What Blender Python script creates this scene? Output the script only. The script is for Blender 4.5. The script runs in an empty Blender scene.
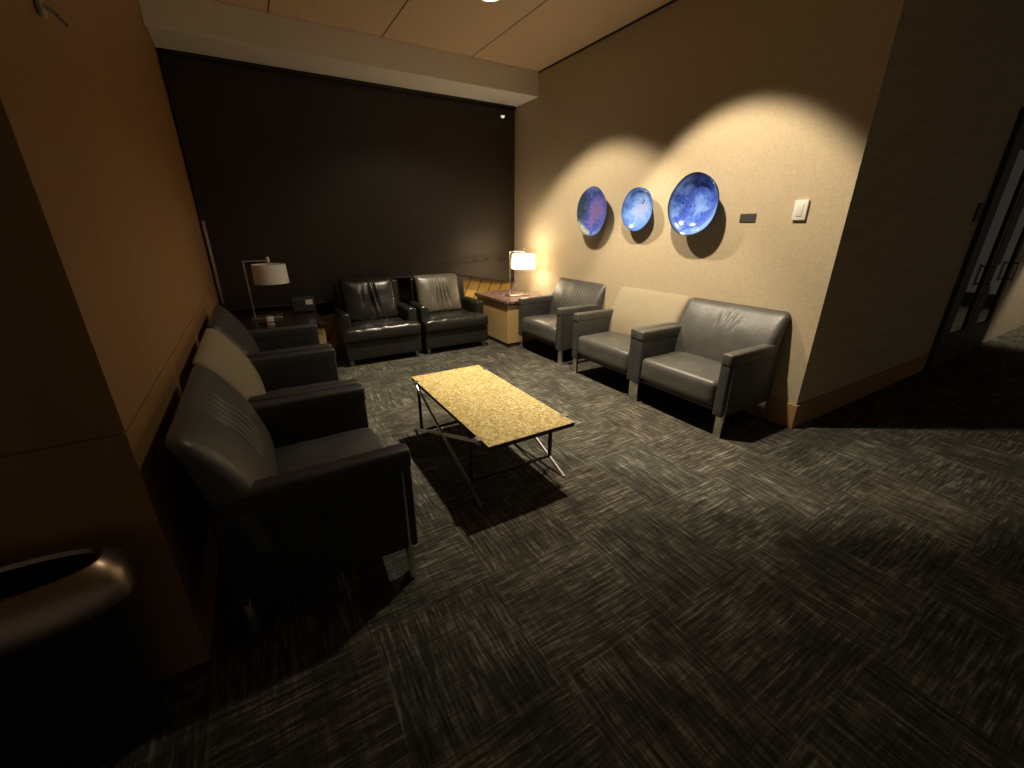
import bpy, bmesh, math, random
from mathutils import Vector, Matrix, noise as mnoise
random.seed(7)
scn = bpy.context.scene
col = scn.collection
PI = math.pi

# ------------------------------------------------------------------ helpers
def link(o):
    col.objects.link(o); return o

def finish(name, bm, mat, parent=None, smooth=True, angle=40):
    me = bpy.data.meshes.new(name)
    bmesh.ops.recalc_face_normals(bm, faces=bm.faces[:])
    bm.to_mesh(me); bm.free()
    mats = mat if isinstance(mat, (list, tuple)) else [mat]
    for m in mats: me.materials.append(m)
    if smooth:
        for p in me.polygons: p.use_smooth = True
        try: me.set_sharp_from_angle(angle=math.radians(angle))
        except Exception: pass
    o = bpy.data.objects.new(name, me)
    link(o)
    if parent is not None: o.parent = parent
    return o

def thing(name, label, cat, loc=(0, 0, 0), rz=0.0, group=None):
    o = bpy.data.objects.new(name, None); link(o)
    o.empty_display_size = .1
    o.location = loc; o.rotation_euler = (0, 0, rz)
    o['label'] = label; o['category'] = cat
    if group: o['group'] = group
    return o

def tag(o, label, cat, group=None):
    o['label'] = label; o['category'] = cat
    if group: o['group'] = group
    return o

def struct(o):
    o['kind'] = 'structure'; return o

def clone(root, loc, rz=None, label=None):
    r = root.copy(); link(r); r.location = loc
    if rz is not None: r.rotation_euler = (0, 0, rz)
    if label: r['label'] = label
    for ch in list(root.children):
        c = ch.copy(); link(c); c.parent = r
        for g in list(ch.children):
            d = g.copy(); link(d); d.parent = c
    return r

def box(bm, x0, x1, y0, y1, z0, z1, bev=0.0, seg=2, mi=0):
    M = Matrix.Translation(((x0+x1)/2, (y0+y1)/2, (z0+z1)/2)) @ Matrix.Diagonal((x1-x0, y1-y0, z1-z0, 1))
    r = bmesh.ops.create_cube(bm, size=1, matrix=M)
    vs = r['verts']
    es = list({e for v in vs for e in v.link_edges})
    fs = list({f for v in vs for f in v.link_faces})
    for f in fs: f.material_index = mi
    if bev > 0:
        bmesh.ops.bevel(bm, geom=es, offset=bev, segments=seg, profile=.5, affect='EDGES')

def axis(L, r, n, k=4):
    """sample positions on [-L/2, L/2], dense in the rounded margin r"""
    h = L/2
    m = [r*(1-math.cos(PI/2*i/k)) for i in range(k)]
    a = [-h+v for v in m]
    inn = [(-h+r)+(L-2*r)*i/n for i in range(n+1)]
    b = [h-v for v in reversed(m)]
    return a+inn+b

def rbox(bm, c, size, r, n=(6, 6, 3), fn=None, mi=0, k=4):
    """rounded box with inner subdivision; fn(p) moves each vertex (local, before the centre is added)"""
    ax = [axis(size[i], r, n[i], k) for i in range(3)]
    half = [s/2 for s in size]
    cache = {}
    def vert(p):
        key = tuple(round(v, 6) for v in p)
        if key in cache: return cache[key]
        q = Vector([max(-half[i]+r, min(half[i]-r, p[i])) for i in range(3)])
        d = Vector(p)-q
        w = q+d.normalized()*r if d.length > 1e-9 else Vector(p)
        if fn: w = Vector(fn(w))
        v = bm.verts.new(w+Vector(c)); cache[key] = v
        return v
    for a in range(3):
        b, cc = (a+1) % 3, (a+2) % 3
        for s in (-1, 1):
            for i in range(len(ax[b])-1):
                for j in range(len(ax[cc])-1):
                    ps = []
                    for (ii, jj) in ((i, j), (i+1, j), (i+1, j+1), (i, j+1)):
                        p = [0, 0, 0]; p[a] = s*half[a]; p[b] = ax[b][ii]; p[cc] = ax[cc][jj]
                        ps.append(vert(p))
                    if len(set(ps)) == 4:
                        try:
                            f = bm.faces.new(ps); f.material_index = mi
                        except ValueError: pass

def cyl(bm, p0, p1, r0, r1=None, seg=16, cap=True):
    p0 = Vector(p0); p1 = Vector(p1); r1 = r0 if r1 is None else r1
    d = (p1-p0); L = d.length
    R = d.to_track_quat('Z', 'Y').to_matrix().to_4x4()
    bmesh.ops.create_cone(bm, cap_ends=cap, segments=seg, radius1=r0, radius2=r1, depth=L,
                          matrix=Matrix.Translation((p0+p1)/2) @ R)

def bar(bm, p0, p1, w, t, up=(0, 0, 1), bev=.0015):
    """flat bar between two points; w across 'side', t along the other"""
    p0 = Vector(p0); p1 = Vector(p1); d = (p1-p0).normalized()
    s = d.cross(Vector(up)).normalized(); u = s.cross(d)
    M = Matrix((s, d, u)).transposed().to_4x4()
    M = Matrix.Translation((p0+p1)/2) @ M @ Matrix.Diagonal((w, (p1-p0).length, t, 1))
    r = bmesh.ops.create_cube(bm, size=1, matrix=M)
    es = list({e for v in r['verts'] for e in v.link_edges})
    if bev: bmesh.ops.bevel(bm, geom=es, offset=bev, segments=1, affect='EDGES')

def lathe(bm, prof, seg=48, wob=None, closed=False):
    rings = []
    for (r, z) in prof:
        ring = []
        for i in range(seg):
            a = 2*PI*i/seg
            rr, zz = (r, z) if wob is None else wob(r, z, a)
            ring.append(bm.verts.new((rr*math.cos(a), rr*math.sin(a), zz)))
        rings.append(ring)
    m = len(rings)
    for j in range(m if closed else m-1):
        A, B = rings[j], rings[(j+1) % m]
        for i in range(seg):
            bm.faces.new((A[i], A[(i+1) % seg], B[(i+1) % seg], B[i]))
    return rings

# ------------------------------------------------------------------ materials
class NT:
    def __init__(s, name):
        s.m = bpy.data.materials.new(name); s.m.use_nodes = True
        s.t = s.m.node_tree; s.b = s.t.nodes['Principled BSDF']; s.o = s.t.nodes['Material Output']
    def n(s, typ, **kw):
        nd = s.t.nodes.new(typ)
        for k, v in kw.items():
            if k.startswith('i_'):
                key = k[2:]; key = int(key) if key.isdigit() else key.replace('_', ' ')
                nd.inputs[key].default_value = v
            else: setattr(nd, k, v)
        return nd
    def l(s, a, b): s.t.links.new(a, b)
    def ramp(s, fac, stops):
        r = s.n('ShaderNodeValToRGB'); e = r.color_ramp.elements
        while len(e) < len(stops): e.new(.5)
        for i, (p, c) in enumerate(stops):
            e[i].position = p; e[i].color = (c[0], c[1], c[2], 1)
        s.l(fac, r.inputs[0]); return r.outputs[0]
    def coord(s, scale=(1, 1, 1), rot=(0, 0, 0), kind='Object'):
        tc = s.n('ShaderNodeTexCoord'); mp = s.n('ShaderNodeMapping')
        mp.inputs['Scale'].default_value = scale; mp.inputs['Rotation'].default_value = rot
        s.l(tc.outputs[kind], mp.inputs[0]); return mp.outputs[0]
    def noise(s, vec, scale, detail=3, rough=.55, dist=0):
        n = s.n('ShaderNodeTexNoise'); n.inputs['Scale'].default_value = scale
        n.inputs['Detail'].default_value = detail; n.inputs['Roughness'].default_value = rough
        n.inputs['Distortion'].default_value = dist
        s.l(vec, n.inputs['Vector']); return n.outputs['Fac']
    def math(s, op, a, b=None, clamp=False):
        n = s.n('ShaderNodeMath', operation=op, use_clamp=clamp)
        for i, v in enumerate((a, b)):
            if v is None: continue
            if isinstance(v, (int, float)): n.inputs[i].default_value = v
            else: s.l(v, n.inputs[i])
        return n.outputs[0]
    def mix(s, fac, a, b, blend='MIX'):
        n = s.n('ShaderNodeMix', data_type='RGBA', blend_type=blend)
        for sock, v in ((n.inputs[0], fac), (n.inputs[6], a), (n.inputs[7], b)):
            if isinstance(v, (int, float)): sock.default_value = v
            elif isinstance(v, (tuple, list)): sock.default_value = (v[0], v[1], v[2], 1)
            else: s.l(v, sock)
        return n.outputs[2]
    def bump(s, h, strength, dist=.01):
        b = s.n('ShaderNodeBump'); b.inputs['Strength'].default_value = strength
        b.inputs['Distance'].default_value = dist
        s.l(h, b.inputs['Height']); s.l(b.outputs[0], s.b.inputs['Normal'])
    def set(s, color=None, rough=None, metal=None, spec=None):
        for k, v in (('Base Color', color), ('Roughness', rough), ('Metallic', metal), ('Specular IOR Level', spec)):
            if v is None: continue
            if isinstance(v, (int, float)): s.b.inputs[k].default_value = v
            elif isinstance(v, (tuple, list)): s.b.inputs[k].default_value = (v[0], v[1], v[2], 1)
            else: s.l(v, s.b.inputs[k])
        return s

def leather(name, c, rough, grain=.12, var=.35, spec=.5):
    k = NT(name); v = k.coord()
    a = k.noise(v, 9, 4); f = k.noise(v, 330, 2)
    cc = k.mix(a, tuple(x*(1-var) for x in c), tuple(x*(1+var) for x in c))
    wr = k.noise(v, 26, 3, .6, .8)
    rr = k.math('ADD', k.math('MULTIPLY', a, .14), rough-.07)
    k.set(cc, rr, 0, spec)
    h = k.math('ADD', k.math('MULTIPLY', f, .10), k.math('MULTIPLY', wr, .9))
    k.bump(h, grain, .012)
    return k.m

def metal(name, c, rough, mt=1.0):
    k = NT(name); v = k.coord((1, 1, 30))
    f = k.noise(v, 40, 2)
    k.set(c, k.math('ADD', k.math('MULTIPLY', f, .1), rough-.05), mt); return k.m

def plain(name, c, rough=.5, var=.1, scale=30, bump=0):
    k = NT(name); v = k.coord(); f = k.noise(v, scale, 3)
    k.set(k.mix(f, tuple(x*(1-var) for x in c), tuple(x*(1+var) for x in c)), rough)
    if bump: k.bump(f, bump, .004)
    return k.m

def wood(name, c, sc=(8, 8, .7), rough=.42, var=.3, spec=.4):
    k = NT(name); v = k.coord(sc)
    f = k.noise(v, 3.0, 6, .6, .4)
    g = k.noise(k.coord((sc[0]*9, sc[1]*9, sc[2]*4)), 6, 2)
    ff = k.math('ADD', k.math('MULTIPLY', f, .75), k.math('MULTIPLY', g, .25))
    k.set(k.mix(ff, tuple(x*(1-var) for x in c), tuple(x*(1+var) for x in c)), rough, 0, spec)
    return k.m

M = {}
M['leather'] = leather('grey_black_leather', (.078, .075, .065), .40)
M['leather_side'] = leather('charcoal_leather', (.046, .046, .043), .48)
M['leather_left'] = leather('shaded_black_leather', (.044, .043, .040), .42)  # left-row copies of the two leathers, dimmer light put into their colour
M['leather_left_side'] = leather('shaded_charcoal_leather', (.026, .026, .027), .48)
M['leather_black'] = leather('glossy_black_leather', (.017, .016, .013), .29, .18)
M['chrome'] = metal('brushed_steel', (.74, .73, .69), .28)
M['lamp_metal'] = metal('satin_nickel', (.72, .68, .6), .3)
M['dark_steel'] = metal('dark_steel', (.06, .055, .05), .4)
M['feet'] = metal('grey_steel_feet', (.4, .4, .38), .4)
M['bin_steel'] = metal('bin_steel', (.36, .27, .19), .33)
M['black'] = plain('black_plastic', (.012, .012, .012), .55)
M['dark_grey'] = plain('charcoal_box', (.025, .027, .034), .6)
M['white'] = plain('white_plastic', (.78, .76, .68), .4, .03)
M['paper'] = plain('pale_paper', (.7, .68, .6), .6, .05)
M['red'] = plain('dark_red_card', (.2, .05, .04), .6)
M['plaque'] = plain('grey_plaque', (.06, .055, .05), .45)
M['hook'] = plain('pale_grey_hook', (.45, .43, .38), .4)
M['beam'] = plain('beam_plaster', (.80, .76, .66), .8, .04, 20)
M['dark_wall'] = plain('dark_back_wall', (.02, .018, .016), .8)
M['door_frame'] = plain('dark_door_frame', (.04, .032, .025), .6)

def make_beige(name='beige_fabric', m=1.0):
    k = NT(name); v = k.coord()
    w1 = k.n('ShaderNodeTexWave', bands_direction='X'); w1.inputs['Scale'].default_value = 120; w1.inputs['Distortion'].default_value = 1.5
    w2 = k.n('ShaderNodeTexWave', bands_direction='Z'); w2.inputs['Scale'].default_value = 120; w2.inputs['Distortion'].default_value = 1.5
    k.l(v, w1.inputs[0]); k.l(v, w2.inputs[0])
    f = k.math('MULTIPLY', w1.outputs['Fac'], w2.outputs['Fac'])
    n = k.noise(v, 12, 3)
    c = k.mix(f, (.42*m, .355*m, .235*m), (.53*m, .45*m, .30*m)); c = k.mix(k.math('MULTIPLY', n, .35), c, (.36*m, .30*m, .20*m))
    k.set(c, .85, 0, .2); k.bump(f, .1, .002); return k.m
M['beige'] = make_beige('beige_fabric', .78); M['beige_shaded'] = make_beige('shaded_beige_fabric', .56)  # second one is the same beige, darkened to stand for weaker light

def make_wallcover():
    k = NT('tan_wallcovering'); v = k.coord()
    n1 = k.noise(k.coord((1, 90, 9)), 4, 3); n2 = k.noise(k.coord((1, 9, 90)), 4, 3)
    w = k.math('MULTIPLY', k.math('ADD', n1, n2), .5)
    big = k.noise(v, 1.3, 2)
    c = k.ramp(w, [(.34, (.43, .345, .225)), (.5, (.53, .43, .285)), (.66, (.61, .50, .34))])
    c = k.mix(k.math('MULTIPLY', big, .25), c, (.48, .395, .26))
    k.set(c, .8, 0, .2); k.bump(w, .22, .006); return k.m
M['wallcover'] = make_wallcover()
M['veneer'] = wood('amber_veneer', (.30, .165, .065), (3.5, 3.5, .35), .45, .22, .3)
M['baseboard'] = wood('baseboard_wood', (.36, .21, .095), (3, 3, 3), .5, .15, .3)
M['cabinet'] = wood('honey_cabinet', (.52, .36, .16), (7, 7, .6), .4, .15)
M['cabinet_dark'] = wood('dark_plinth', (.05, .032, .022), (7, 7, .6), .5)

def make_ceiling():
    k = NT('ceiling_panels'); v = k.coord()
    s = k.n('ShaderNodeSeparateXYZ'); k.l(v, s.inputs[0])
    x = k.math('FRACT', k.math('ADD', k.math('DIVIDE', k.math('SUBTRACT', s.outputs[0], .43), .835), 10.0))
    line = k.math('LESS_THAN', k.math('ABSOLUTE', k.math('SUBTRACT', x, .5)), .493)   # 0 on the joint
    n = k.noise(k.coord((12, .8, 1)), 2.2, 4)
    c = k.mix(n, (.60, .44, .27), (.70, .52, .33))
    c = k.mix(line, (.10, .065, .035), c)
    k.set(c, .55, 0, .3); k.bump(line, .4, .01); return k.m
M['ceiling'] = make_ceiling()

def make_carpet():
    k = NT('carpet_tiles'); T = .44
    v = k.coord(); s = k.n('ShaderNodeSeparateXYZ'); k.l(v, s.inputs[0])
    tx = k.math('FLOOR', k.math('DIVIDE', k.math('ADD', s.outputs[0], 20.13), T))
    ty = k.math('FLOOR', k.math('DIVIDE', k.math('ADD', s.outputs[1], 20.05), T))
    par = k.math('MODULO', k.math('ADD', tx, ty), 2)
    cmb = k.n('ShaderNodeCombineXYZ'); k.l(tx, cmb.inputs[0]); k.l(ty, cmb.inputs[1])
    wn = k.n('ShaderNodeTexWhiteNoise', noise_dimensions='2D'); k.l(cmb.outputs[0], wn.inputs['Vector'])
    wn2 = k.n('ShaderNodeTexWhiteNoise', noise_dimensions='3D')
    c2 = k.n('ShaderNodeCombineXYZ', i_2=7.3); k.l(tx, c2.inputs[0]); k.l(ty, c2.inputs[1]); k.l(c2.outputs[0], wn2.inputs['Vector'])
    flip = k.math('GREATER_THAN', k.math('ADD', k.math('MULTIPLY', par, .7), k.math('MULTIPLY', wn.outputs['Value'], .3)), .5)
    def streak(sc, off):
        a = k.noise(k.coord(sc), 1, 2, .6)
        return a
    LX = k.math('MULTIPLY', k.math('ADD', streak((4.0, 72, 1), 0), streak((12, 130, 1), 0)), .5)
    LY = k.math('MULTIPLY', k.math('ADD', streak((72, 4.0, 1), 0), streak((130, 12, 1), 0)), .5)
    n = k.n('ShaderNodeMix', data_type='FLOAT'); k.l(flip, n.inputs[0]); k.l(LX, n.inputs[2]); k.l(LY, n.inputs[3])
    # weaker crossing lines so that the weave reads as basket-like
    n2 = k.n('ShaderNodeMix', data_type='FLOAT'); k.l(flip, n2.inputs[0]); k.l(LY, n2.inputs[2]); k.l(LX, n2.inputs[3])
    w = k.math('ADD', k.math('MULTIPLY', n.outputs[0], .74), k.math('MULTIPLY', n2.outputs[0], .26))
    patch = k.noise(k.coord((1, 1, 1)), 5.5, 3, .6)
    w2 = k.math('ADD', w, k.math('MULTIPLY', k.math('SUBTRACT', patch, .5), .22))
    c = k.ramp(w2, [(.40, (.030, .028, .022)), (.50, (.068, .064, .052)), (.56, (.135, .127, .103)), (.63, (.28, .265, .215))])
    tint = k.ramp(wn2.outputs['Value'], [(0, (.88, .90, .88)), (.35, (.96, .97, .95)), (.65, (1.03, 1.01, .98)), (1, (1.09, 1.0, .94))])
    c = k.mix(1.0, c, tint, 'MULTIPLY')
    gn = k.noise(v, 300, 2)
    c = k.mix(k.math('MULTIPLY', gn, .5), c, (.02, .02, .016))
    fx = k.math('FRACT', k.math('DIVIDE', k.math('ADD', s.outputs[0], 20.13), T)); fy = k.math('FRACT', k.math('DIVIDE', k.math('ADD', s.outputs[1], 20.05), T))
    ed = k.math('LESS_THAN', k.math('MINIMUM', fx, fy), .010)
    c = k.mix(k.math('MULTIPLY', ed, .18), c, (.2, .19, .15))
    k.set(c, .95, 0, .08); k.bump(k.math('ADD', w, k.math('MULTIPLY', gn, .4)), .35, .008); return k.m
M['carpet'] = make_carpet()

def make_table_top():
    k = NT('gold_speckled_laminate'); v = k.coord()
    vo = k.n('ShaderNodeTexVoronoi'); vo.inputs['Scale'].default_value = 105; k.l(v, vo.inputs['Vector'])
    bw = k.n('ShaderNodeRGBToBW'); k.l(vo.outputs['Color'], bw.inputs[0])
    n = k.noise(v, 70, 3, .65, .6)
    f = k.math('ADD', k.math('MULTIPLY', bw.outputs[0], .55), k.math('MULTIPLY', n, .5))
    c = k.ramp(f, [(.24, (.20, .12, .03)), (.40, (.44, .32, .11)), (.58, (.58, .46, .19)), (.76, (.78, .68, .36))])
    k.set(c, .38, 0, .35); return k.m
M['table_top'] = make_table_top()

def make_stone(name='maroon_granite', m=1.0):
    k = NT(name); v = k.coord()
    vo = k.n('ShaderNodeTexVoronoi'); vo.inputs['Scale'].default_value = 90; k.l(v, vo.inputs['Vector'])
    bw = k.n('ShaderNodeRGBToBW'); k.l(vo.outputs['Color'], bw.inputs[0])
    n = k.noise(v, 60, 3)
    f = k.math('ADD', k.math('MULTIPLY', bw.outputs[0], .6), k.math('MULTIPLY', n, .4))
    c = k.ramp(f, [(.3, (.04*m, .018*m, .016*m)), (.5, (.15*m, .08*m, .07*m)), (.7, (.34*m, .23*m, .19*m))])
    k.set(c, .2, 0, .5); return k.m
M['stone'] = make_stone(); M['stone_shaded'] = make_stone('shaded_granite', .18)  # left top is the same granite, corner shadow put into its colour

def make_shade_cloth():
    k = NT('blackout_vinyl'); v = k.coord()
    f = k.noise(v, 1.6, 3); g = k.noise(v, 200, 2)
    k.set(k.mix(f, (.022, .0148, .0095), (.031, .0215, .0145)), .46, 0, .42)
    k.bump(k.math('ADD', k.math('MULTIPLY', g, .02), k.noise(k.coord((1, 1, .5)), 2.2, 2)), .35, .05); return k.m
M['blackout'] = make_shade_cloth()

def make_planks():
    k = NT('yellow_diagonal_planks'); v = k.coord((1, 1, 1), (0, math.radians(-27), 0))
    s = k.n('ShaderNodeSeparateXYZ'); k.l(v, s.inputs[0])
    fr = k.math('FRACT', k.math('ADD', k.math('DIVIDE', s.outputs[0], .145), 50))
    ln = k.math('GREATER_THAN', fr, .09)
    n = k.noise(v, 9, 3)
    c = k.mix(ln, (.05, .03, .008), k.mix(n, (.52, .32, .07), (.68, .45, .12)))
    k.set(c, .4); return k.m
M['planks'] = make_planks()

def make_glaze(name, stops, rim, seed, spot=None):
    k = NT(name); v = k.coord()
    mp = k.n('ShaderNodeMapping'); mp.inputs['Location'].default_value = (seed, seed*.7, 0); k.l(v, mp.inputs[0])
    ln = k.n('ShaderNodeVectorMath', operation='LENGTH'); k.l(v, ln.inputs[0])
    n1 = k.noise(mp.outputs[0], 9, 5, .6, 1.2); n2 = k.noise(mp.outputs[0], 40, 3, .6)
    f = k.math('ADD', k.math('ADD', k.math('MULTIPLY', ln.outputs['Value'], 2.6), k.math('MULTIPLY', k.math('SUBTRACT', n1, .5), 1.1)), k.math('MULTIPLY', k.math('SUBTRACT', n2, .5), .35))
    c = k.ramp(f, stops)
    if spot:
        s = k.n('ShaderNodeSeparateXYZ'); k.l(v, s.inputs[0])
        for (ax, thr, w, colr) in spot:
            q = k.math('ADD', k.math('MULTIPLY', s.outputs[0], ax[0]), k.math('MULTIPLY', s.outputs[1], ax[1]))
            q = k.math('ADD', q, k.math('MULTIPLY', k.math('SUBTRACT', n1, .5), .12))
            m = k.math('MULTIPLY', k.math('SUBTRACT', q, thr), 1/w, True)
            c = k.mix(m, c, colr)
    dots = k.n('ShaderNodeTexVoronoi'); dots.inputs['Scale'].default_value = 17; k.l(mp.outputs[0], dots.inputs['Vector'])
    dm = k.math('MULTIPLY', k.math('LESS_THAN', dots.outputs['Distance'], .17), k.math('GREATER_THAN', n1, .5))
    c = k.mix(k.math('MULTIPLY', dm, .8), c, (.01, .015, .08))
    c = k.mix(k.math('MULTIPLY', k.math('SUBTRACT', ln.outputs['Value'], rim), 40, True), c, (.012, .02, .06))
    k.set(c, .16, 0, .6); k.bump(n2, .08, .004); return k.m

def make_shade(name, emit, colr, tr):
    k = NT(name); v = k.coord((1, 1, 1))
    f = k.noise(k.coord((1, 1, 60)), 8, 2)
    k.set(k.mix(f, tuple(x*.92 for x in colr), colr), .85, 0, .1)
    k.b.inputs['Emission Color'].default_value = (1, .87, .66, 1)
    k.b.inputs['Emission Strength'].default_value = emit
    t = k.n('ShaderNodeBsdfTranslucent'); t.inputs[0].default_value = (colr[0], colr[1], colr[2], 1)
    mx = k.n('ShaderNodeMixShader'); mx.inputs[0].default_value = tr
    k.l(k.b.outputs[0], mx.inputs[1]); k.l(t.outputs[0], mx.inputs[2]); k.l(mx.outputs[0], k.o.inputs[0]); return k.m
M['lamp_shade_lit'] = make_shade('lit_linen_shade', 3.5, (.92, .87, .76), .85)
M['lamp_shade_off'] = make_shade('linen_shade', 0, (.88, .86, .78), .1)

def emitter(name, c, s):
    k = NT(name); k.set((0, 0, 0), .5)
    k.b.inputs['Emission Color'].default_value = (*c, 1); k.b.inputs['Emission Strength'].default_value = s; return k.m
M['lens'] = emitter('downlight_lens', (1, .93, .78), 8)
M['tiny_lens'] = emitter('tiny_lens', (1, .8, .55), .8)

# ------------------------------------------------------------------ room shell
RX, LX0, YB, YF, YN, ZC = 2.865, -.34, 4.65, 1.16, 1.243, 2.737
def slab(name, *a, mat, **kw):
    bm = bmesh.new(); box(bm, *a, **kw); return struct(finish(name, bm, mat, smooth=False))
slab('floor', -3.2, 12.5, -3.2, 5.2, -.08, 0, mat=M['carpet'])
slab('ceiling', -3.2, 12.5, -3.2, 5.2, ZC, ZC+.08, mat=M['ceiling'])
slab('wall_right', RX, RX+.1, YF+.1, 5.2, 0, ZC, mat=M['wallcover'])
slab('wall_corridor', RX, 12.5, YF, YF+.1, 0, ZC, mat=M['wallcover'])
slab('wall_back', -.44, RX, 4.95, 5.05, 0, ZC, mat=M['dark_wall'])
def panelled(name, x0, x1, y0, y1, inset):
    bm = bmesh.new()
    box(bm, x0, x1, y0, y1, .788, ZC); box(bm, x0, x1, y0, y1, 0, .782)
    box(bm, x0+inset[0], x1-inset[1], y0+inset[2], y1-inset[3], .77, .80)
    return struct(finish(name, bm, M['veneer'], smooth=False))
panelled('wall_left', LX0-.1, LX0, YN, 4.95, (0, .006, .006, 0))
panelled('wall_near', -3.2, LX0-.1, YN, YN+.1, (0, 0, .006, 0))
slab('trim_1', LX0+.001, RX-.001, 4.218, 4.665, 2.517, ZC-.001, mat=M['beam'], bev=.004)     # boxed beam over the shade
bm = bmesh.new()
box(bm, RX-.014, RX, YF-.014, 4.75, 0, .163, .002, 1)
struct(finish('baseboard_right', bm, M['baseboard'], smooth=False))
bm = bmesh.new()
box(bm, RX, 5.15, YF-.014, YF, 0, .163, .002, 1)
struct(finish('baseboard_corridor', bm, M['baseboard'], smooth=False))
bm = bmesh.new()
box(bm, 1.9, RX-.002, 4.80, 4.84, 0, .72); box(bm, .38, 1.899, 4.80, 4.84, 0, .36)
slab('wall_shadow_sheet', LX0, .379, 4.76, 4.80, 0, 1.2, mat=M['dark_wall'])  # dark sheet added to stand for the shadow behind the left cabinet
struct(finish('wall_planks', bm, M['planks'], smooth=False))
bm = bmesh.new(); box(bm, RX-.012, RX-.001, YF+.02, 4.215, ZC-.012, ZC-.001)
struct(finish('trim_2', bm, M['black'], smooth=False))        # dark shadow gap at the ceiling

# ------------------------------------------------------------------ blackout shade
def smooth(a, b, t):
    t = max(0, min(1, (t-a)/(b-a))); return t*t*(3-2*t)
root = thing('roller_shade', 'large dark brown blackout shade covering the back window wall', 'window shade', (1.25, 4.69, .6))
bm = bmesh.new()
NX, NZ = 80, 60
g = []
for i in range(NX+1):
    x = -.325+(RX-.012+.325)*i/NX
    zb = .52+.205*smooth(.60, .90, x)-.115*smooth(1.95, 2.75, x)
    rowv = []
    for j in range(NZ+1):
        t = j/NZ; z = zb+(2.515-zb)*t
        y = 4.682+.010*math.sin(x*2.1+.6)*(1-t)+.007*math.sin(x*5+z*1.7)*(1-t)*t*2
        y -= .016*math.exp(-((z-.885-.012*math.sin(x*3))/.013)**2)*smooth(1.6, 2.2, x)
        rowv.append(bm.verts.new((x-1.25, y-4.69, z-.6)))
    g.append(rowv)
for i in range(NX):
    for j in range(NZ):
        bm.faces.new((g[i][j], g[i+1][j], g[i+1][j+1], g[i][j+1]))
cl = finish('shade_cloth', bm, M['blackout'], root)
bm = bmesh.new()
pts = []
for i in range(0, NX+1, 2):
    x = -.325+(RX-.012+.325)*i/NX
    zb = .52+.205*smooth(.60, .90, x)-.115*smooth(1.95, 2.75, x)
    pts.append(Vector((x-1.25, 4.682-4.69+.010*math.sin(x*2.1+.6), zb-.6)))
for a, b in zip(pts, pts[1:]): cyl(bm, a, b, .009, seg=8)
finish('hem_bar', bm, M['black'], root)
bm = bmesh.new(); box(bm, -.318-1.25, -.296-1.25, 4.60-4.69, 4.622-4.69, -.02, .70, .002)
finish('side_channel', bm, M['chrome'], root)
bm = bmesh.new(); box(bm, -.32-1.25, RX-.02-1.25, 4.64-4.69, 4.662-4.69, 2.49-.6, 2.5165-.6, .003)
finish('head_rail', bm, M['dark_steel'], root)

# small lit fitting near the top right of the shade
root = thing('ceiling_spotlight', 'tiny dark spotlight fitting glowing near the top right of the dark shade', 'spotlight', (2.63, 4.565, 2.40))
bm = bmesh.new(); cyl(bm, (0, 0, -.012), (0, 0, .022), .026, .02, 16); cyl(bm, (0, .02, .012), (0, .075, .012), .008, seg=8)
finish('housing', bm, M['black'], root)
bm = bmesh.new(); lathe(bm, [(.0001, -.034), (.012, -.032), (.02, -.024), (.023, -.012)], 16); finish('lens', bm, M['tiny_lens'], root)

# ------------------------------------------------------------------ club chairs (front faces local -Y, front edge at y=0, depth +Y)
W = .745; AW = .070
def back_profile(t):          # t 0..1 up the front of the backrest -> depth, height
    z = .30+.445*t
    d = .375+.115*t+.05*t*t-.026*math.sin(PI*t)
    return d, z

def club_back(bm, creases, w, ex=0):
    TH = .105
    def fn(p):
        # p.x across, p.y -TH/2 (front) .. TH/2 (rear), p.z -.5...5 param*0.46
        t = (p.z+.235)/.47
        d, z = back_profile(max(-.05, min(1.05, t)))
        if t > 1.05: z += (t-1.05)*.43
        thick = TH*(1.0+.12*math.sin(PI*max(0, min(1, t))))
        u = (p.y+TH/2)/TH                       # 0 front .. 1 rear
        y = ex+d+thick*u*(1-.42*smooth(.5, 1, t))
        if u < .5:
            e = (1-(2*p.x/w)**6)
            y -= .012*math.sin(PI*max(0, min(1, t)))*e*(1-2*u)
            for (x0, z0, ln, wd, am, sl) in creases:
                dz = (z-z0)/ln
                if abs(dz) < 1.6:
                    dx = (p.x-x0-sl*(z-z0))/wd
                    y += am*math.exp(-dx*dx)*math.exp(-dz*dz*1.5)*(1-2*u)
            y += .0035*mnoise.noise(Vector((p.x*9, z*9, 3.1)))
        return (p.x, y-0, z-.0)
    rbox(bm, (0, 0, 0), (w, TH, .47), .042, (110, 3, 34) if creases else (30, 3, 20), fn)

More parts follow.
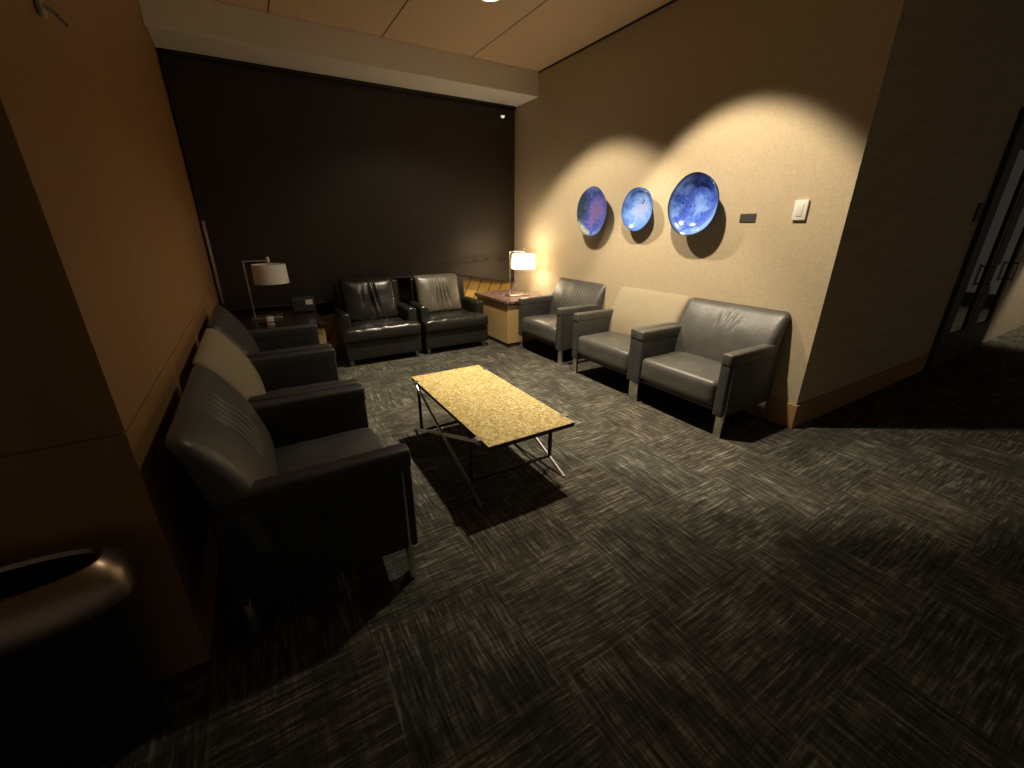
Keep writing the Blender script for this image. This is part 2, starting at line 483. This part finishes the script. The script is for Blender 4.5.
def make_club(label, loc, rz, backmat, creases, ex=0.0, lm=None, ls=None):
    lm = lm or M['leather']; ls = ls or M['leather_side']
    t = thing('club_chair', label, 'armchair', loc, rz, 'club chairs along both walls')
    bm = bmesh.new()                           # seat cushion
    sw = W-2*AW-.006
    def sf(p):
        z = p.z
        if z > 0: z += .018*(1-(2*p.x/sw)**4)*(1-(2*p.y/.44)**4)+.004*mnoise.noise(Vector((p.x*8, p.y*8, loc[1])))
        y = p.y
        if p.y < -.15: y -= .010*(1-(2*p.x/sw)**4)
        return (p.x, y, z)
    rbox(bm, (0, .224+ex/2, .276), (sw, .445+ex, .160), .034, (16, 14, 4), sf)
    seat = finish('seat_cushion', bm, lm, t)
    bm = bmesh.new()
    rbox(bm, (0, .012, .210), (sw-.02, .012, .009), .004, (6, 1, 1)); 
    finish('piping', bm, ls, seat)
    bm = bmesh.new(); club_back(bm, creases, W-.004, ex)
    finish('backrest', bm, backmat, t)
    bm = bmesh.new()                           # rear shell below the backrest
    rbox(bm, (0, .522+ex, .315), (W-.006, .05, .33), .018, (4, 1, 4))
    finish('back_shell', bm, ls, t)
    for s in (-1, 1):
        bm = bmesh.new()
        cx = s*(W/2-AW/2)
        rbox(bm, (cx-s*.001, .2605+ex/2, .315), (AW-.005, .507+ex, .34), .010, (2, 8, 6))
        arm = finish('arm', bm, ls, t)
        bm = bmesh.new()
        def af(p):
            return (p.x, p.y, p.z+(.004*(1-(2*p.x/AW)**2) if p.z > 0 else 0)+.0015*mnoise.noise(Vector((p.x*20, p.y*14, s+loc[1]))))
        rbox(bm, (cx, .259+ex/2, .512), (AW, .512+ex, .070), .013, (3, 12, 2), af)
        finish('arm_pad', bm, lm, arm)
        bm = bmesh.new()
        box(bm, min(s*(W/2-.05), s*(W/2-.001)), max(s*(W/2-.05), s*(W/2-.001)), .03, .05, 0, .16, .002); box(bm, min(s*(W/2-.01), s*(W/2+.001)), max(s*(W/2-.01), s*(W/2+.001)), .036, .044, .15, .474)
        finish('leg', bm, M['chrome'], t)
        bm = bmesh.new()
        box(bm, min(s*(W/2-.05), s*(W/2-.004)), max(s*(W/2-.05), s*(W/2-.004)), .505+ex, .527+ex, 0, .19, .002)
        finish('leg', bm, M['chrome'], t)
    bm = bmesh.new()
    box(bm, -sw/2-.01, sw/2+.01, .030, .495, .165, .198, .003)
    finish('seat_frame', bm, M['dark_steel'], t)
    return t

def pleats(x0, n, dx, z0, ln, wd, am, sl=0.0, fan=0.0):
    return [(x0+(i-(n-1)/2)*dx, z0+random.uniform(-.02, .02), ln*random.uniform(.8, 1.15), wd, am*random.uniform(.7, 1.1), sl+fan*(i-(n-1)/2)) for i in range(n)]
LB = M['leather']
FR = -PI/2      # faces -X (right-hand wall row)
make_club('grey leather club chair by right wall next to the lit lamp table', (2.325, 3.375, 0), FR, LB, pleats(0.0, 8, .042, .56, .12, .009, .009))
make_club('club chair by right wall, middle one, beige back blending into the wall', (2.306, 2.430, 0), FR, M['beige'], [])
make_club('grey leather club chair by right wall nearest the wall corner and baseboard', (2.287, 1.682, 0), FR, LB, pleats(.02, 4, .05, .655, .06, .012, .007, .2, .1))
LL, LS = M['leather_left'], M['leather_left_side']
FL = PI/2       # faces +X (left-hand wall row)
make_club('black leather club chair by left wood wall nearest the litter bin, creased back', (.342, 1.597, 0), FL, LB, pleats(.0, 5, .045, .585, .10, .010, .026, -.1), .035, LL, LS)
make_club('club chair by left wood wall, middle one with beige fabric back', (.335, 2.357, 0), FL, M['beige_shaded'], [], .035, LL, LS)
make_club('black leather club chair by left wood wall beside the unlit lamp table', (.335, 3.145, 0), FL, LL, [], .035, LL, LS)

# ------------------------------------------------------------------ low lounge chairs at the back
def make_lounge(label, loc, creases, seat_seed, backmat, cdx=0.0, bw=.515):
    t = thing('lounge_chair', label, 'armchair', loc, 0, 'low leather lounge chairs by the shade')
    w = .735
    bm = bmesh.new(); rbox(bm, (0, .30, .1475), (w-.012, .56, .175), .012, (4, 4, 3))
    finish('base', bm, M['leather_black'], t)
    bm = bmesh.new()                              # T-shaped seat cushion
    def sf(p):
        x, y, z = p.x, p.y, p.z
        if y > -.13:                               # narrow behind the front lip
            k = smooth(-.13, -.10, y); x = x*(1-k*(.20/w*1.02))
        if z > 0:
            z += .020*(1-(2*p.x/w)**4)*(1-(2*y/.46)**4)
            z += .009*mnoise.noise(Vector((x*11, y*11, seat_seed)))+.005*mnoise.noise(Vector((x*26, y*22, seat_seed+5)))
        if y < -.17: y -= .012*(1-(2*p.x/w)**4)*(1-abs(z)/.09)
        return (x, y, z)
    rbox(bm, (0, .225, .293), (w, .45, .125), .034, (36, 26, 4), sf)
    finish('seat_cushion', bm, M['leather_black'], t)
    bm = bmesh.new(); rbox(bm, (0, .535, .42), (w-.10, .085, .62), .022, (4, 2, 6), lambda p: (p.x, p.y+.03*(p.z+.3), p.z))
    finish('back_frame', bm, M['leather_black'], t)
    for s in (-1, 1):
        bm = bmesh.new(); rbox(bm, (s*(w/2-.048), .315, .345), (.092, .40, .27), .022, (3, 6, 5), lambda p: (p.x, p.y, p.z+(.012*(1-(p.x/.046)**2) if p.z > .08 else 0)))
        finish('arm', bm, M['leather_black'], t)
    bm = bmesh.new()
    def bf(p):
        x, y, z = p.x, p.y, p.z
        e = (1-(2*x/bw)**4)*(1-(2*z/.40)**4)
        if y < 0:
            y -= .040*e
            for (x0, z0, ln, wd, am, sl) in creases:
                dz = (z-z0)/ln; dx = (x-x0-sl*(z-z0)-.8*(x0)*(z-z0)*0)/wd
                if abs(dz) < 1.6: y += am*math.exp(-dx*dx)*math.exp(-dz*dz*1.6)
            y += .005*mnoise.noise(Vector((x*10, z*10, seat_seed)))
        # corners drawn slightly outwards
        return (x*(1+.03*(2*z/.40)**2)+cdx, y+.30*z, z)
    rbox(bm, (0, .435, .565), (bw, .115, .392), .034, (96, 3, 56), bf)
    finish('back_cushion', bm, backmat, t)
    for s in (-1, 1):
        for yy in (.05, .53):
            bm = bmesh.new(); cyl(bm, (s*(w/2-.045), yy, 0), (s*(w/2-.045), yy, .063), .017, .025, 4)
            finish('foot', bm, M['feet'], t)
    return t
c1 = [(.005, .0, .13, .011, .030, -.10), (.032, .02, .12, .010, -.014, -.1), (.060, .02, .13, .011, .028, -.12), (-.08, .03, .09, .012, .008, .1)]
c2 = [(-.045, -.02, .12, .011, .026, .14), (.0, -.01, .13, .010, .030, .05), (.045, -.01, .13, .010, .030, -.05), (.085, .0, .12, .011, .024, -.16), (-.085, .0, .1, .012, .012, .17)]
M['leather_worn'] = leather('worn_black_leather', (.095, .086, .064), .36, .16)
make_lounge('low black lounge chair before the dark shade, left, next to the unlit lamp table', (.960, 3.962, 0), c1, 1.7, M['leather_black'], -.018)
make_lounge('low black lounge chair with worn shiny back cushion next to wooden lamp cabinet', (1.735, 3.975, 0), c2, 5.2, M['leather_worn'], -.045, .485)

# ------------------------------------------------------------------ coffee table
t = thing('coffee_table', 'low rectangular coffee table with gold speckled top and crossed steel legs', 'coffee table', (.963, 1.92, 0))
X0, X1, Y0, Y1, ZT = -.238, .238, -.52, .525, .36
bm = bmesh.new(); box(bm, X0, X1, Y0, Y1, ZT-.004, ZT, .001, 1); top = finish('tabletop', bm, M['table_top'], t, smooth=False)
bm = bmesh.new(); box(bm, X0+.0005, X1-.0005, Y0+.0005, Y1-.0005, ZT-.022, ZT-.0042); finish('edge_band', bm, M['cabinet_dark'], top, smooth=False)
for s in (-1, 1):
    xs = s*(.238+.009)
    for (ya, yb) in ((.42, -.45), (-.43, .51)):
        bm = bmesh.new()
        bar(bm, (xs, yb, .004), (xs, ya, ZT-.012), .012, .016)
        finish('leg', bm, M['chrome'], t)
        bm = bmesh.new()
        sg = 1 if ya > 0 else -1
        box(bm, min(xs-.008, xs+.008)-(.012 if s > 0 else 0), max(xs-.008, xs+.008)+(.012 if s < 0 else 0), ya-.02, ya+.02, ZT-.022, ZT+.002, .001, 1)
        finish('clip', bm, M['chrome'], t)
    for yy, zz in ((-.325, .075), (.40, .035)):
        bm = bmesh.new(); box(bm, s*.238-.008, s*.238+.008, yy-.008, yy+.008, zz, ZT-.021, .001, 1)
        finish('post', bm, M['dark_steel'], t)
for yy, zz in ((-.325, .075), (.40, .035)):
    bm = bmesh.new(); box(bm, -.238, .238, yy-.007, yy+.007, zz-.007, zz+.007, .001, 1)
    finish('crossbar', bm, M['dark_steel'], t)

# ------------------------------------------------------------------ side tables
def side_table(label, x0, x1, y0, y1, h, group, stone):
    cx, cy = (x0+x1)/2, (y0+y1)/2
    t = thing('side_table', label, 'side table', (cx, cy, 0), 0, group)
    a, b = (x1-x0)/2, (y1-y0)/2
    bm = bmesh.new(); box(bm, -a+.02, a-.02, -b+.02, b-.02, .045, h-.032, .003); finish('cabinet_body', bm, M['cabinet'], t, smooth=False)
    bm = bmesh.new(); box(bm, -a+.026, a-.026, -b+.026, b-.026, 0, .045); finish('plinth', bm, M['cabinet_dark'], t, smooth=False)
    bm = bmesh.new(); box(bm, -a+.014, a-.014, -b+.014, b-.014, h-.044, h-.0315, .001, 1); finish('shadow_reveal', bm, M['cabinet_dark'], t, smooth=False)
    bm = bmesh.new(); box(bm, -a, a, -b, b, h-.031, h, .003); finish('stone_top', bm, stone, t, smooth=False)
    return t
HT = .50
side_table('honey wood lamp cabinet with maroon stone top in the right back corner', 2.215, 2.79, 3.785, 4.56, .512, 'lamp cabinets in the corners', M['stone'])
side_table('shadowed lamp cabinet with shadow-darkened stone top in the left back corner', -.28, .43, 3.72, 4.54, HT, 'lamp cabinets in the corners', M['stone_shaded'])

# ------------------------------------------------------------------ table lamps
def lamp(label, loc, lit):
    t = thing('table_lamp', label, 'lamp', loc, 0, 'table lamps on the corner cabinets')
    m = M['lamp_metal']
    bm = bmesh.new(); rbox(bm, (.09, 0, .009), (.24, .13, .018), .005, (2, 2, 1)); finish('base', bm, m, t)
    bm = bmesh.new(); bar(bm, (0, 0, .016), (0, 0, .489), .011, .011, (0, 1, 0)); finish('pole', bm, m, t)
    bm = bmesh.new(); bar(bm, (-.0055, 0, .484), (.175, 0, .484), .010, .010); finish('arm', bm, m, t)
    bm = bmesh.new(); lathe(bm, [(.0001, .514), (.012, .513), (.015, .509), (.015, .472), (.009, .466), (.009, .40), (.0001, .40)], 20)
    k = finish('finial', bm, m, t); k.location = (.18, 0, 0)
    bm = bmesh.new(); lathe(bm, [(.127, .452), (.129, .454), (.134, .296), (.132, .295)], 48, closed=True)
    sh = finish('lamp_shade', bm, M['lamp_shade_lit'] if lit else M['lamp_shade_off'], t); sh.location = (.18, 0, 0)
    bm = bmesh.new()
    for i in range(3):
        a = 2*PI*i/3+.4
        cyl(bm, (.008*math.cos(a), .008*math.sin(a), .437), (.123*math.cos(a), .123*math.sin(a), .437), .0018, seg=6)
    sp = finish('shade_spider', bm, m, sh)
    bm = bmesh.new(); bmesh.ops.create_uvsphere(bm, u_segments=16, v_segments=10, radius=.026, matrix=Matrix.Translation((0, 0, .37)))
    b = finish('bulb', bm, emitter('bulb_on' if lit else 'bulb_off', (1, .85, .6), 6 if lit else 0), t); b.location = (.18, 0, 0)
    return t
RLX, RLY = 2.440, 4.10
HR = .512
lamp('glowing table lamp with white drum shade on cabinet against the tan wall', (RLX, RLY, HR), True)
lamp('unlit table lamp with cream drum shade on cabinet before the dark shade', (-.075, 4.2, HT), False)

# small things on the left cabinet
t = thing('card_holder', 'small white card box with dark red side below the unlit lamp', 'box', (.012, 3.90, HT))
bm = bmesh.new(); box(bm, -.005, .045, -.03, .03, 0, .062, .003); finish('white_box', bm, M['white'], t)
bm = bmesh.new(); box(bm, -.016, -.0055, -.03, .03, 0, .055, .001); box(bm, -.005, .045, -.0315, -.0302, .02, .03); finish('red_card', bm, M['red'], t)
t = thing('storage_box', 'dark charcoal box with pale paper on cabinet beside left lounge chair', 'box', (.325, 4.36, HT))
bm = bmesh.new(); rbox(bm, (0, 0, .074), (.20, .14, .132), .012, (3, 3, 3)); finish('box_body', bm, M['dark_grey'], t)
bm = bmesh.new(); box(bm, .02, .08, -.0735, -.0705, .075, .12, .0005, 1); finish('paper_slip', bm, M['paper'], t)
for dx in (-.075, .075):
    bm = bmesh.new(); cyl(bm, (dx, -.05, -.0), (dx, -.05, .008), .012, seg=12); finish('foot', bm, M['black'], t)

# ------------------------------------------------------------------ plates on the wall
G1 = make_glaze('purple_blue_glaze', [(.05, (.24, .13, .33)), (.22, (.17, .15, .48)), (.40, (.05, .08, .42)), (.60, (.17, .27, .66))], .212, 3.1,
                [((-1, .15), .085, .07, (.04, .07, .12)), ((-.75, -.9), .185, .03, (.42, .45, .36))])
G2 = make_glaze('pale_blue_glaze', [(.02, (.42, .36, .58)), (.14, (.30, .42, .78)), (.34, (.13, .28, .74)), (.54, (.07, .16, .52))], .168, 8.4)
G3 = make_glaze('royal_blue_glaze', [(.0, (.20, .36, .80)), (.25, (.07, .15, .62)), (.40, (.04, .08, .46)), (.58, (.16, .30, .74))], .206, 5.7,
                [((.8, -.6), .10, .10, (.25, .42, .85))])
def plate(label, y, z, ry, rz, mat, ph, dep):
    t = bpy.data.objects.new('tmp', None)
    R = .5*(ry+rz)
    prof = [(.001, .010), (R*.35, .012), (R*.62, .022), (R*.85, dep*.62), (R*.97, dep*.95), (R, dep), (R*.995, dep+.004), (R*.965, dep+.003), (R*.84, dep*.70), (R*.62, .032), (R*.35, .0215), (.001, .019)]
    def wob(r, zz, a):
        q = r/R
        f = 1+.018*math.sin(3*a+ph)*q**3+.010*math.sin(5*a+2*ph)*q**3
        return r*f*(1), zz+.006*math.sin(2*a+ph)*q**4
    bm = bmesh.new(); lathe(bm, prof, 72, wob)
    for v in bm.verts: v.co.x *= ry/R; v.co.y *= rz/R
    o = finish('ceramic_plate', bm, mat, angle=60)
    o.matrix_world = Matrix.Translation((RX-.011, y, z)) @ Matrix(((0, 0, -1, 0), (-1, 0, 0, 0), (0, 1, 0, 0), (0, 0, 0, 1)))
    tag(o, label, 'wall plate', 'glazed plates on the tan wall')
    bm = bmesh.new(); bmesh.ops.create_cone(bm, cap_ends=True, segments=20, radius1=.03, radius2=.03, depth=.02, matrix=Matrix.Translation((0, 0, 0)))
    h = finish('wall_hanger', bm, M['dark_steel'], o)
    bpy.data.objects.remove(t)
plate('purple and blue glazed wall plate nearest the lit lamp, pale spot on rim', 3.185, 1.385, .205, .215, G1, .4, .075)
plate('pale blue glazed wall plate, smallest, between the other two plates', 2.63, 1.385, .168, .168, G2, 1.6, .07)
plate('large royal blue glazed wall plate nearest the small plaque', 2.08, 1.395, .208, .208, G3, 2.7, .105)

# plaque and switch
o = bmesh.new(); box(o, -.006, 0, -.054, .054, -.026, .026, .0015, 1)
o = finish('wall_plaque', o, M['plaque'], smooth=False); o.location = (RX-.0005, 1.722, 1.306)
tag(o, 'small dark grey plaque on tan wall right of the plates', 'plaque')
t = thing('light_switch', 'white rocker light switch on tan wall near the corner', 'light switch', (RX-.0005, 1.403, 1.344))
bm = bmesh.new(); box(bm, -.016, 0, -.038, .038, -.056, .056, .003); finish('cover_plate', bm, M['white'], t)
bm = bmesh.new(); box(bm, -.019, -.0155, -.018, .018, -.034, .034, .0015); finish('rocker', bm, M['paper'], t)

# hook on left wall
t = thing('wall_hook', 'small pale hook on the wood wall at top left', 'hook', (LX0+.001, 1.69, 1.76))
bm = bmesh.new(); rbox(bm, (.006, 0, .0), (.012, .034, .05), .005, (1, 1, 1)); finish('back_plate', bm, M['hook'], t)
bm = bmesh.new(); pts = [(.01, 0, .0), (.03, .0, -.012), (.042, .0, -.03), (.05, 0, -.035)]
for a, b in zip(pts, pts[1:]): cyl(bm, a, b, .006, .005, 10)
finish('prong', bm, M['hook'], t)

# ------------------------------------------------------------------ litter bin
t = thing('litter_bin', 'black oblong litter bin with bronze steel rim against the near wood wall', 'bin', (-.630, 1.110, 0))
def oval(bm, prof, a, b, seg=72, ex=2.7, closed=False):
    rings = []
    for (ins, z) in prof:
        ring = []
        for i in range(seg):
            th = 2*PI*i/seg; c, s = math.cos(th), math.sin(th)
            ring.append(bm.verts.new(((a-ins)*math.copysign(abs(c)**(2/ex), c), (b-ins)*math.copysign(abs(s)**(2/ex), s), z)))
        rings.append(ring)
    m = len(rings)
    for j in range(m if closed else m-1):
        A, B = rings[j], rings[(j+1) % m]
        for i in range(seg): bm.faces.new((A[i], A[(i+1) % seg], B[(i+1) % seg], B[i]))
    return rings
bm = bmesh.new()
r = oval(bm, [(.07, .004), (.062, 0.0), (.06, .01), (.012, .48), (.020, .48), (.066, .03)], .26, .115)
bm.faces.new(r[-1]); bm.faces.new(list(reversed(r[0])))
finish('bin_body', bm, M['black'], t)
bm = bmesh.new(); oval(bm, [(.006, .465), (-.002, .47), (-.002, .485), (.014, .525), (.034, .552), (.044, .560), (.053, .558), (.057, .548), (.04, .51), (.026, .468)], .26, .115, closed=True)
finish('steel_rim', bm, M['bin_steel'], t)

# ------------------------------------------------------------------ downlight
L1 = (1.72, 3.15); L2 = (1.72, 1.90)
t = thing('recessed_downlight', 'round bright recessed downlight in the tan ceiling', 'ceiling light', (L1[0], L1[1], ZC))
bm = bmesh.new(); lathe(bm, [(.082, -.001), (.082, -.006), (.098, -.004), (.100, -.0005)], 40); finish('trim_ring', bm, M['white'], t)
bm = bmesh.new(); lathe(bm, [(.0001, -.005), (.05, -.005), (.08, -.004), (.0815, -.001)], 40); finish('lens', bm, M['lens'], t)

# ------------------------------------------------------------------ corridor doors far right
def door(name, x0, x1):
    o = bmesh.new()
    h = 2.1; d0, d1 = YF-.035, YF-.001
    fw = .13*(x1-x0)
    box(o, x0, x0+fw*2.2, d0, d1, .004, h, .003); box(o, x1-fw, x1, d0, d1, .004, h, .003)
    box(o, x0+fw*2.2, x1-fw, d0, d1, .004, .30, .003); box(o, x0+fw*2.2, x1-fw, d0, d1, h-.25, h, .003)
    d = struct(finish(name, o, M['door_frame'], smooth=False))
    bm = bmesh.new(); box(bm, x0+fw*2.2, x1-fw, d0+.015, d1-.004, .30, h-.25)
    k = NT('grey_door_glass'); k.set((.012, .012, .011), .06, 0, .5); finish('glass_pane', bm, k.m, d, smooth=False)
    bm = bmesh.new(); xm = x1-fw*.5
    cyl(bm, (xm, d0-.04, .72), (xm, d0-.04, .92), .010, seg=10)
    for z in (.74, .90): cyl(bm, (xm, d0-.04, z), (xm, d0+.004, z), .008, seg=8)
    finish('door_handle', bm, M['chrome'], d)
door('door_1', 5.22, 6.0)
door('door_2', 6.02, 6.8)
o = bmesh.new(); box(o, -.07, .07, -.012, 0, -.07, .07, .002)
o = finish('door_sign', o, M['black'], smooth=False); o.location = (5.12, YF-.0005, 1.36)
tag(o, 'small dark sign plate on corridor wall beside the far doors', 'sign')

# ------------------------------------------------------------------ lights
def light(name, typ, loc, power, colr=(1, .84, .58), target=None, **kw):
    d = bpy.data.lights.new(name, typ); d.energy = power; d.color = colr
    for k, v in kw.items(): setattr(d, k, v)
    o = bpy.data.objects.new(name, d); link(o); o.location = loc
    if target is not None:
        o.rotation_euler = (Vector(target)-Vector(loc)).to_track_quat('-Z', 'Y').to_euler()
    return o
WARM = (1, .85, .635)
for i, (x, y) in enumerate((L1, L2)):
    z = ZC-.03
    light('downlight_wash', 'SPOT', (x, y, z), (198, 218)[i], WARM, (x+z*math.tan(math.radians((13, 25)[i])), (y-.05, y)[i], 0), spot_size=math.radians((91, 69.5)[i]), spot_blend=(.32, .32)[i], shadow_soft_size=.045)
    light('downlight_core', 'SPOT', (x, y, z), (215, 225)[i], WARM, (x-.30, y+.15, 0), spot_size=math.radians(70), spot_blend=1.0, shadow_soft_size=.045)
    light('downlight_spill', 'SPOT', (x, y, z), 32, WARM, (x-.3, y+.4, 0), spot_size=math.radians(116), spot_blend=.5, shadow_soft_size=.045)
light('lamp_bulb_light', 'POINT', (RLX+.18, RLY, HT+.385), 17, (1, .82, .57), shadow_soft_size=.09)
light('corridor_downlight', 'SPOT', (8.4, .5, ZC-.05), 200, (1, .88, .68), (8.6, 1.0, 0), spot_size=math.radians(70), spot_blend=.5, shadow_soft_size=.06)

w = bpy.data.worlds.new('dim_room'); scn.world = w; w.use_nodes = True
w.node_tree.nodes['Background'].inputs[0].default_value = (1, .84, .64, 1)
w.node_tree.nodes['Background'].inputs[1].default_value = .066

# ------------------------------------------------------------------ camera
F = 413.0
pitch = math.atan(157/F); yaw = math.atan(266/F*math.cos(pitch))
cd = bpy.data.cameras.new('camera'); cam = bpy.data.objects.new('camera', cd); link(cam)
cd.sensor_fit = 'HORIZONTAL'; cd.sensor_width = 36; cd.lens = 36*F/1024; cd.clip_start = .02
cam.location = (0, 0, 1.25)
cam.rotation_euler = (PI/2-pitch, 0, -yaw)
scn.camera = cam
scn.view_settings.view_transform = 'Standard'
scn.view_settings.look = 'None'
scn.view_settings.exposure = 0
scn.view_settings.gamma = 1
